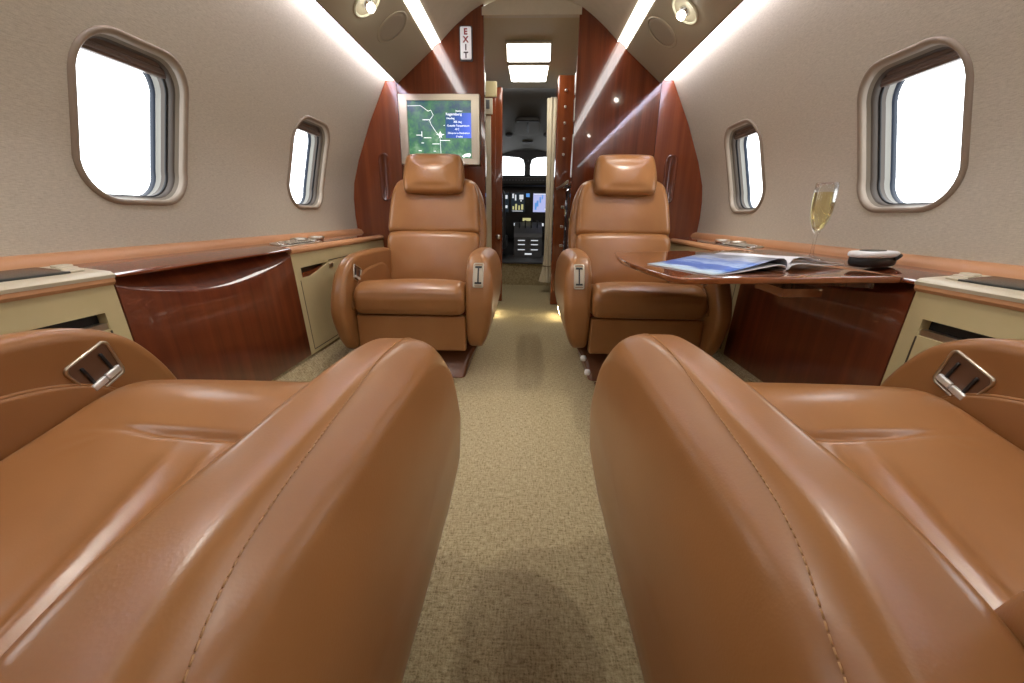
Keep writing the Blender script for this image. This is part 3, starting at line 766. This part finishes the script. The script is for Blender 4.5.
for px_, pz_, l in ((-.085, .047, .034), (-.120, -.022, .03), (-.082, -.034, .038), (-.04, -.062, .036), (-.095, -.058, .012), (-.112, -.094, .016), (-.125, -.112, .024), (.0, -.046, .05), (-.035, -.096, .012), (.02, .022, .006)):
    MB().box(px_, px_ + l, -.0072, -.0066, pz_ - .0015, pz_ + .0015).build('place_mark', MAPWHITE, mo)
MB().box(-.093, -.090, -.0072, -.0066, -.03, -.005).build('place_mark', MAPWHITE, mo)
MB().prism([(-.020, -.018), (-.004, -.024), (-.006, -.036), (.002, -.028), (.010, -.036), (.008, -.024), (.024, -.018), (.008, -.017), (.002, -.004), (-.004, -.017)], -.0074, -.0067, lambda a, b, w: (a, w, b)).build('position_marker', MAPWHITE, mo)
MB().prism([(.108, -.118), (.125, -.108), (.150, -.104), (.155, -.112), (.148, -.122), (.128, -.120), (.118, -.126)], -.0074, -.0067, lambda a, b, w: (a, w, b)).build('lake_mark', MAPWHITE, mo)
R90 = Matrix.Rotation(math.radians(90), 4, 'X')
for s_, px_, pz_, sz in (('Regensburg', .032, .067, .017), ('Heading', .036, .050, .012), ('305 deg', .070, .034, .013), ('Outside Temperature', .038, .017, .0125), ('-8 C', .075, .001, .013), ('Distance to Destination', .040, -.016, .0115), ('0 miles', .082, -.032, .012), ('Position', .082, .083, .010)):
    text_mesh('caption', s_, sz, Matrix.Translation((px_, -.0068, pz_)) @ R90, MAPWHITE, mo)
ex = empty('exit_sign', (-.297, YB - .002, 1.386)); tag(ex, 'small white upright EXIT sign on the left mahogany bulkhead', 'exit sign')
MB().pill(rrect(-.026, .026, -.066, .066, .006, 4), -.012, .004, .003, lambda a, b, w: (a, w, b), 3, 2).build('plate', mat('exit_plate', (.75, .74, .76), .35, emit=(1, .97, 1.), estr=.22), ex, True)
MB().prism(rrect(-.031, .031, -.072, .071, .006, 3), -.004, .0035, lambda a, b, w: (a, w, b)).build('rim', DARKG, ex)
for k, (ch, m2) in enumerate((('E', RED), ('X', RED), ('I', INK), ('T', INK))):
    o = text_mesh('letter', ch, .034, Matrix.Translation((0, -.0128, .0335 - k * .0315)) @ R90, m2, ex, .0005, 'CENTER', .0012)
# soffit fittings: reading lights and round speaker covers
sl = Vector((-.455 + .645, 0, 1.372 - 1.225)).normalized()
def soffit(s, x, y):
    t_ = (.645 - x) / (.645 - .455); z = 1.218 + t_ * (1.370 - 1.218)
    e1 = Vector((-s * sl.x, 0, sl.z)); e2 = Vector((0, 1, 0)); nn = e1.cross(e2)
    if nn.z > 0: nn = -nn
    return Vector((s * x, y, z)), Matrix((e1, e2, nn)).transposed().to_4x4()
for s, nm in ((-1, 'left'), (1, 'right')):
    for y, vis in ((1.63 if s < 0 else 1.70, True), (.55, False)):
        p, M = soffit(s, .548, y)
        r = empty('reading_light', p)
        tag(r, ('chrome eyeball reading light in a glass cup on the %s soffit' % nm) if vis else 'chrome reading light on the %s soffit above the foreground armchair' % nm, 'reading light', 'reading lights')
        MB().lathe([(.058, -.001), (.056, .005), (.050, .005), (.042, -.006), (.022, -.024), (.001, -.028)], (0, 0, 0), 28, M).build('cup', mat('reading_cup_%s%d' % (nm, int(y * 100)), (.78, .78, .60), .18, .1), r, True)
        MB().lathe([(.020, -.020), (.021, -.004), (.018, .008), (.014, .012)], (0, 0, 0), 20, M).build('barrel', CHROME, r, True)
        MB().lathe([(.0135, .012), (.0150, .022), (.013, .027), (.001, .0285)], (0, 0, 0), 16, M).build('bulb', BULB, r, True)
        ld = bpy.data.lights.new('reading_beam', 'SPOT'); ld.energy = 9. if vis else 8.; ld.spot_size = math.radians(95); ld.spot_blend = .8; ld.shadow_soft_size = .02; ld.color = (1., .93, .82)
        lo = bpy.data.objects.new('reading_beam', ld); COL.objects.link(lo); lo.parent = r
        nn = (M.to_3x3() @ Vector((0, 0, 1))).normalized(); lo.location = nn * .036
        aim = Vector((s * .42, y + .02, .4)) - p - nn * .03
        lo.rotation_euler = aim.to_track_quat('-Z', 'Y').to_euler()
    p, M = soffit(s, .533, 1.85 if s < 0 else 1.91)
    r = empty('speaker', p); tag(r, 'round flush speaker cover on the %s soffit, forward of the reading light' % nm, 'speaker', 'soffit speakers')
    MB().lathe([(.074, -.002), (.074, .0025), (.071, .0040), (.068, .0025), (.067, -.001)], (0, 0, 0), 36, M, False).build('rim', SOFFIT, r, True)
    MB().lathe([(.0675, -.002), (.0665, .0012), (.05, .0018), (.001, .002)], (0, 0, 0), 36, M).build('grille', GRILLE, r, True)

# ------------------------------------------------------------------ forward vestibule
vw = .66
struct(mesh('wall_vestibule_left', [(-vw, YB + .03, 0), (-vw, 3.5, 0), (-vw, 3.5, 1.5), (-vw, YB + .03, 1.5)], [(0, 1, 2, 3)], CEIL, smooth=False))
struct(mesh('wall_vestibule_right', [(vw, YB + .03, 0), (vw, 3.5, 0), (vw, 3.5, 1.5), (vw, YB + .03, 1.5)], [(0, 1, 2, 3)], CEIL, smooth=False))
vc = spline([(-vw, 1.36), (-.5, 1.45), (-.3, 1.50), (0, 1.515), (.3, 1.50), (.5, 1.45), (vw, 1.36)], 5, False)
struct(extr('ceiling_vestibule', vc, YB + .015, 3.42, CEIL_V))
struct(MB().prism([(-.22, 1.50), (.245, 1.50), (.245, 1.53), (.12, 1.570), (0, 1.582), (-.12, 1.570), (-.22, 1.53)], YB - .004, YB + .03, lambda u, v, w: (u, w, v)).build('trim_3', CEIL))
for k, (y0, y1, w0, w1, nm) in enumerate(((2.56, 2.83, .122, .132, 'larger nearer'), (2.90, 3.21, .128, .122, 'farther tapered'))):
    r = empty('ceiling_light', (0, (y0 + y1) / 2, 1.502)); tag(r, '%s glowing rectangular ceiling light in the entry beyond the bulkhead' % nm, 'ceiling light', 'entry ceiling lights')
    h = (y1 - y0) / 2
    P = resample([(-w0, -h), (w0, -h), (w1, h), (-w1, h)], 60)
    MB().pill([(a * 1.04, b * 1.03) for a, b in P], -.004, .009, .003, ident, 2, 2).build('frame', CEIL, r, True)
    MB().pill([(a * .97, b * .97) for a, b in P], -.007, .0, .002, ident, 2, 2).build('diffuser', LAMP, r, True)
# galley on the right of the entry
g = empty('galley_cabinet', (.45, 2.56, 0)); tag(g, 'low dark mahogany galley cabinet with a metal counter rail right of the entry', 'cabinet')
def box(r, b, name, m, bev=.004, smooth=False):
    x, y, z = r.location
    return MB().box(b[0] - x, b[1] - x, b[2] - y, b[3] - y, b[4] - z, b[5] - z, bev).build(name, m, r, auto=40)
box(g, (.232, .655, 2.29, 2.79, .0, .76), 'body', WOOD_DK, .02)
box(g, (.224, .655, 2.285, 2.80, .76, .775), 'counter', WOOD_DK, .004)
mb = MB(); mb.tube([(.222 - .45, 2.28 - 2.56, .782), (.218 - .45, 2.75 - 2.56, .782), (.20 - .45, 2.81 - 2.56, .776)], .007, 8); mb.build('counter_rail', SILVER, g, True)
for k, z in enumerate((.30, .42, .54, .66)):
    o = MB().lathe([(.008, 0), (.009, .004), (.006, .008), (.001, .009)], (.232 - .45, 2.70 - 2.56, z), 12, Matrix.Rotation(-PI / 2, 4, 'Y')).build('drawer_knob', SILVER, g, True)
g2 = empty('wardrobe', (.42, 2.83, 0)); tag(g2, 'tall glossy red mahogany wardrobe panel right of the entry behind the galley', 'wardrobe')
box(g2, (.185, .50, 2.815, 3.02, .0, 1.425), 'body', WOOD_O, .008)
mb = MB()
for k in range(5): mb.lathe([(.0075, 0), (.0085, .003), (.005, .006), (.001, .007)], (.232 - .42, 2.809 - 2.83, .98 + .09 * k), 12, Matrix.Rotation(PI / 2, 4, 'X'))
o = mb.build('glint_spots', SILVER, g2, True)  # silver spots added to imitate small light reflections on the glossy wood
box(g2, (.19, .26, 3.0, 3.06, 1.36, 1.46), 'cap', CREAM, .004)
# entry door side on the left
d = empty('door_1', (-.40, 2.93, 0)); struct(d)
box(d, (-.64, -.165, 2.91, 2.97, .0, 1.385), 'door_panel', WOOD_O, .006)
box(d, (-.30, -.206, 2.86, 2.908, .0, 1.40), 'jamb', WOOD_O, .003)
box(d, (-.30, -.234, 2.846, 2.862, .09, 1.21), 'jamb_strip', IVORY, .003)
box(d, (-.30, -.196, 2.846, 2.862, 1.315, 1.40), 'jamb_cap', CREAM, .003)
box(d, (-.28, -.222, 2.836, 2.848, 1.215, 1.305), 'placard', IVORY, .003)
box(d, (-.272, -.240, 2.834, 2.840, 1.245, 1.295), 'placard_mark', GREY, .001)
mb = MB().lathe([(.016, 0), (.017, .006), (.010, .014), (.001, .015)], (-.19 + .4, 2.912 - 2.93, .46), 16, Matrix.Rotation(PI / 2, 4, 'X')); mb.build('door_handle', SILVER, d, True)
sk = empty('wall_socket', (-.238, 2.84, .17)); tag(sk, 'small ivory wall socket low beside the entry door on the left', 'socket')
MB().pill(rrect(-.02, .02, -.042, .042, .006, 4), -.006, .0, .002, lambda a, b, w: (a, w, b), 3, 2).build('cover_plate', WHITE, sk, True)
MB().box(-.009, .009, -.0075, -.0055, .008, .024).box(-.009, .009, -.0075, -.0055, -.024, -.008).build('outlet', GREY, sk)
# low courtesy lights at the aisle floor
for s, nm in ((-1, 'left'), (1, 'right')):
    r = empty('courtesy_light', (s * (.222 if s > 0 else .206), 2.45 if s > 0 else 2.50, .045)); tag(r, 'small warm courtesy light at floor level on the %s of the entry' % nm, 'courtesy light', 'floor courtesy lights')
    if s < 0: box(r, (-.30, -.212, 2.30, 2.84, .0, .09), 'housing', WOOD_DK, .004)
    MB().pill(rrect(-.10, .10, -.010, .010, .008, 4), -.002, .003, .001, lambda a, b, w: (-s * w, a, b), 2, 1).build('lens', WARM, r, True)
# curtain gathered on the right
cu = empty('curtain', (.175, 3.32, 0)); tag(cu, 'cream curtain gathered and tied at the right of the cockpit doorway', 'curtain')
v = []; f = []; zs_ = np.linspace(.085, 1.42, 40); nu = 61
for z in zs_:
    wd = float(np.interp(z, [.085, .20, .32, .6, 1.0, 1.42], [.058, .034, .026, .024, .026, .034])); xc = float(np.interp(z, [.085, .3, 1.42], [.182, .182, .176]))
    for k in range(nu):
        t_ = k / (nu - 1); a = t_ * 2 * PI
        fold = 1 + .22 * math.sin(a * 7 + z * .8)
        v.append((xc - .175 + wd * math.cos(a) * fold, wd * .75 * math.sin(a) * fold, z))
for j in range(39):
    for k in range(nu - 1): f.append((j * nu + k, j * nu + k + 1, (j + 1) * nu + k + 1, (j + 1) * nu + k))
mesh('drape', v, f, CURTAIN, cu)
MB().tube([(.007 + .037 * math.cos(a), .030 * math.sin(a), .215) for a in [2 * PI * k / 20 for k in range(20)]], .005, 6, True).build('tie_band', mat('tie', (.30, .24, .15), .8), cu, True)
MB().tube([(-.01, 0, 1.425), (.45, 0, 1.425)], .008, 8).build('rail', SILVER, cu, True)

# ------------------------------------------------------------------ cockpit
cf = struct(MB().box(-.72, .72, 3.65, 4.75, .0, .198).build('floor_cockpit', GREY))
struct(MB().box(-.72, .72, 3.642, 3.655, 0, .192).build('trim_4', CARPET))
struct(MB().box(-.72, .72, 3.625, 3.67, .192, .206, .004).build('trim_5', DARKG))
hoop = spline([(-.72, .19), (-.80, .5), (-.78, .9), (-.62, 1.2), (-.35, 1.40), (0, 1.46), (.35, 1.40), (.62, 1.2), (.78, .9), (.80, .5), (.72, .19)], 5, False)
# cockpit shell narrowing toward the windshield
v = []; f = []; n = len(hoop)
for y, k, dz in ((3.36, 1.06, .16), (3.50, 1.0, .03), (3.8, .98, -.02), (4.15, .93, -.13), (4.40, .88, -.24)):
    v += [(x * k, y, z + dz * max(0, (z - .6) / .86)) for x, z in hoop]
for j in range(4):
    for i in range(n - 1): f.append((j * n + i, j * n + i + 1, (j + 1) * n + i + 1, (j + 1) * n + i))
struct(mesh('ceiling_cockpit', v, f, COCKPIT))
# frame wall between entry and cockpit roof
struct(MB().prism([(-.70, 1.30), (.70, 1.30), (.70, 1.40), (.3, 1.50), (0, 1.52), (-.3, 1.50), (-.70, 1.40)], 3.415, 3.43, lambda u, v_, w: (u, w, v_)).build('wall_cockpit', COCKPIT)) if False else None
# windshield: two panes and the frame around them
wf = empty('window_9', (0, 4.40, 1.06)); struct(wf)
def pane_poly(s):
    q = [(s * .030, .985), (s * .029, 1.09), (s * .045, 1.145), (s * .085, 1.163), (s * .24, 1.176), (s * .30, 1.172), (s * .34, 1.10), (s * .34, .985)]
    return q
outer = [(-.78, .15), (.78, .15), (.78, 1.34), (-.78, 1.34)]
pts = [Vector(p) for p in outer + pane_poly(-1) + pane_poly(1)]
ed = [(i, (i + 1) % 4) for i in range(4)] + [(4 + i, 4 + (i + 1) % 8) for i in range(8)] + [(12 + i, 12 + (i + 1) % 8) for i in range(8)]
V, E_, F_ = geometry.delaunay_2d_cdt(pts, ed, [], 0, 1e-6)[:3]
keep = [tuple(q) for q in F_ if not any(in_poly((sum(V[i][0] for i in q) / 3, sum(V[i][1] for i in q) / 3), pane_poly(a)) for a in (-1, 1))]
v = [(p[0], 0, p[1] - 1.06) for p in V]; k = len(v)
for s in (-1, 1):
    q = pane_poly(s); b = len(v); v += [(x, 0, z - 1.06) for x, z in q] + [(x, .05, z - 1.06) for x, z in q]
    keep += [(b + i, b + (i + 1) % 8, b + 8 + (i + 1) % 8, b + 8 + i) for i in range(8)]
mesh('windshield_frame', v, keep, DARKG, wf, False)
for s in (-1, 1): mesh('pane', [(x, .03, z - 1.06) for x, z in pane_poly(s)], [tuple(range(8))], PANE, wf, False)
MB().lathe([(.010, 0), (.012, .006), (.006, .012)], (.0, -.012, .07), 12, Matrix.Rotation(PI / 2, 4, 'X')).build('compass', GREY, wf, True)
# overhead fittings
oh = empty('overhead_panel', (0, 3.95, 1.37)); tag(oh, 'dark overhead panel with a slotted plate above the windshield', 'overhead panel')
M = Matrix.Rotation(math.radians(-16), 4, 'X')
def om(u, v_, w): return tuple(M @ Vector((u, v_, -w)))
MB().pill(rrect(-.115, .105, -.12, .14, .05, 6), -.004, .03, .008, om, 4, 3).build('plate', COCKPIT, oh, True)
MB().pill(rrect(-.10, .09, -.128, -.112, .004, 3), .024, .036, .003, om, 3, 1).build('bar', BLACK, oh, True)
MB().pill(rrect(-.012, .006, -.10, .07, .003, 3), .026, .034, .002, om, 3, 1).build('slot', BLACK, oh, True)
for s in (-1, 1):
    MB().lathe([(.035, 0), (.034, .012), (.020, .022), (.001, .024)], tuple(M @ Vector((s * .175, .17, -.0))), 18, M @ Matrix.Rotation(PI, 4, 'X')).build('air_vent', DARKG, oh, True)
MB().pill(rrect(-.055, .045, .30, .325, .004, 3), -.004, .012, .003, om, 3, 1).build('placard', GREY, oh, True)
# instrument panel
ip = empty('instrument_panel', (0, 4.36, .60)); tag(ip, 'dark instrument panel with lit displays below the windshield', 'instrument panel')
def im(u, v_, w): return (u, -w, v_ - .60)
MB().pill(rrect(-.56, .56, .36, .90, .03, 4), -.05, .0, .006, im, 3, 3).build('panel_face', BLACK, ip, True)
MB().pill(rrect(-.58, .58, .885, .985, .03, 5), -.06, .10, .02, im, 4, 3).build('glareshield', BLACK, ip, True)
mb = MB()
for k in range(16): mb.box(-.24 + k * .030, -.24 + k * .030 + .020, -.1015, -.0995, .935 - .60, .943 - .60)
mb.build('caption_row', GREY, ip)
def display(x0, x1, z0, z1, m, marks):
    d = MB().pill(rrect(x0 - .008, x1 + .008, z0 - .008, z1 + .008, .006, 3), 0, .008, .003, im, 3, 2).build('display_bezel', DARKG, ip, True)
    mesh('display', [im(x0, z0, .0085), im(x1, z0, .0085), im(x1, z1, .0085), im(x0, z1, .0085)], [(0, 1, 2, 3)], m, d, False)
    for mm, lst in marks:
        q = MB()
        for (a0, a1, b0, b1) in lst: q.box(x0 + (x1 - x0) * a0, x0 + (x1 - x0) * a1, -.0098, -.0088, z0 + (z1 - z0) * b0 - .6, z0 + (z1 - z0) * b1 - .6)
        q.build('display_marks', mm, d)
display(-.16, -.025, .64, .825, DISPLAY_D, [(DMARK, [(.08, .2, .72, .95), (.28, .38, .6, .9), (.62, .92, .66, .90), (.7, .8, .55, .62), (.1, .9, .03, .06)]), (DMARK_Y, [(.10, .22, .12, .30), (.3, .44, .10, .42), (.55, .66, .1, .34), (.76, .92, .12, .4)])])
display(.066, .225, .64, .82, DISPLAY, [(DMARK_B, [(.1, .22, .12, .5), (.22, .34, .3, .62), (.4, .5, .5, .8), (.55, .62, .7, .92)]), (DMARK, [(.05, .95, .94, .98), (.75, .92, .1, .2)])])
display(-.32, -.185, .64, .82, DISPLAY_D, [(DMARK, [(.5, .9, .2, .35), (.6, .9, .7, .9)])])
MB().box(-.008, .028, -.006, 0, .785 - .6, .82 - .6, .002).build('blue_lamp', DMARK_B, ip)
mb = MB().box(-.04, .045, -.006, 0, .55 - .6, .58 - .6, .002); mb.build('lever_plate', DMARK_Y, ip)
mb = MB()
for x0, x1 in ((-.13, -.05), (.09, .18), (-.30, -.22)): mb.box(x0, x1, -.006, 0, .50 - .6, .53 - .6, .002)
mb.build('button_row', DMARK, ip)
# pedestal with levers
pd = empty('control_pedestal', (.02, 4.22, .2)); tag(pd, 'grey control pedestal with throttle levers between the pilot seats', 'pedestal')
prf_ = [(-.13, 0), (-.13, .20), (-.11, .235), (.0, .30), (.12, .34), (.14, .0)]
MB().prism(prf_, -.14, .14, lambda u, v_, w: (w, u, v_)).build('housing', GREY, pd)
mb = MB()
for z in (.075, .125, .165):
    mb.box(-.10, -.03, -.1315, -.1295, z, z + .008).box(.03, .10, -.1315, -.1295, z, z + .008)
mb.box(-.03, .04, -.1315, -.1295, .03, .045).build('label_strips', DMARK, pd)
for k, x in enumerate((-.09, -.03, .03, .09)):
    mb = MB().tube([(x, -.02, .28), (x, -.05, .345)], .005, 6); mb.lathe([(.002, -.01), (.012, -.006), (.012, .006), (.002, .01)], (x, -.05, .35), 10); mb.build('throttle_lever', DARKG if k else BLACK, pd, True)
# pilot seat
ps = empty('pilot_seat', (-.36, 4.0, .2)); tag(ps, 'dark pilot seat partly hidden at the left of the cockpit doorway', 'seat')
MB().pill(rrect(-.17, .17, .06, .56, .07, 6), -.04, .06, .03, lambda u, v_, w: (u, w - .2 + .06 * 0 - .1 * (v_ - .2), v_ + .08), 4, 4).build('backrest', DARKG, ps, True)
MB().pill(rrect(-.10, .10, .62, .76, .04, 5), -.03, .04, .02, lambda u, v_, w: (u, w - .24, v_ + .05), 4, 4).build('headrest', DARKG, ps, True)
MB().pill(rrect(-.18, .18, -.18, .22, .05, 5), .10, .22, .03, ident, 4, 4).build('seat_cushion', DARKG, ps, True)
MB().box(-.12, .12, -.12, .12, 0, .11, .01).build('seat_base', BLACK, ps)

# ------------------------------------------------------------------ aft end of the cabin (behind the camera)
aft = [(-.62, 0), (.62, 0)] + [(x, z) for x, z in zip(PX, PZ)][1:] + [(.45, 1.38), (.23, 1.53), (0, 1.566), (-.23, 1.53), (-.45, 1.38)] + [(-x, z) for x, z in list(zip(PX, PZ))[1:][::-1]]
struct(MB().prism(aft, Y0 - .03, Y0, lambda u, v_, w: (u, w, v_)).build('wall_back', FABRIC))

# ------------------------------------------------------------------ daylight
w = bpy.data.worlds.new('daylight'); S.world = w; w.use_nodes = True
bg = w.node_tree.nodes['Background']; bg.inputs['Color'].default_value = (.93, .97, 1., 1); bg.inputs['Strength'].default_value = 3.6

# ------------------------------------------------------------------ camera
cam = bpy.data.cameras.new('camera'); co = bpy.data.objects.new('camera', cam); COL.objects.link(co); S.camera = co
cam.sensor_fit = 'HORIZONTAL'; cam.sensor_width = 36.; cam.lens = 400 / 1024 * 36; cam.clip_start = .02
th, yaw, rho = math.radians(17.57), math.radians(2.01), .010
fw = Vector((-math.sin(yaw) * math.cos(th), math.cos(yaw) * math.cos(th), -math.sin(th)))
rt = Vector((math.cos(yaw), math.sin(yaw), 0)); up = rt.cross(fw)
rt2 = rt * math.cos(rho) + up * math.sin(rho); up2 = up * math.cos(rho) - rt * math.sin(rho)
co.matrix_world = Matrix((( rt2.x, up2.x, -fw.x, .015), (rt2.y, up2.y, -fw.y, 0), (rt2.z, up2.z, -fw.z, .61), (0, 0, 0, 1)))
S.view_settings.view_transform = 'Standard'; S.view_settings.look = 'None'; S.view_settings.gamma = 1.
S.view_settings.exposure = .35; S.view_settings.use_curve_mapping = False
S.cycles.max_bounces = 14; S.cycles.diffuse_bounces = 6; S.cycles.glossy_bounces = 8; S.cycles.transmission_bounces = 12; S.cycles.transparent_max_bounces = 24
S.cycles.use_denoising = True
S.cycles.sample_clamp_indirect = 6.
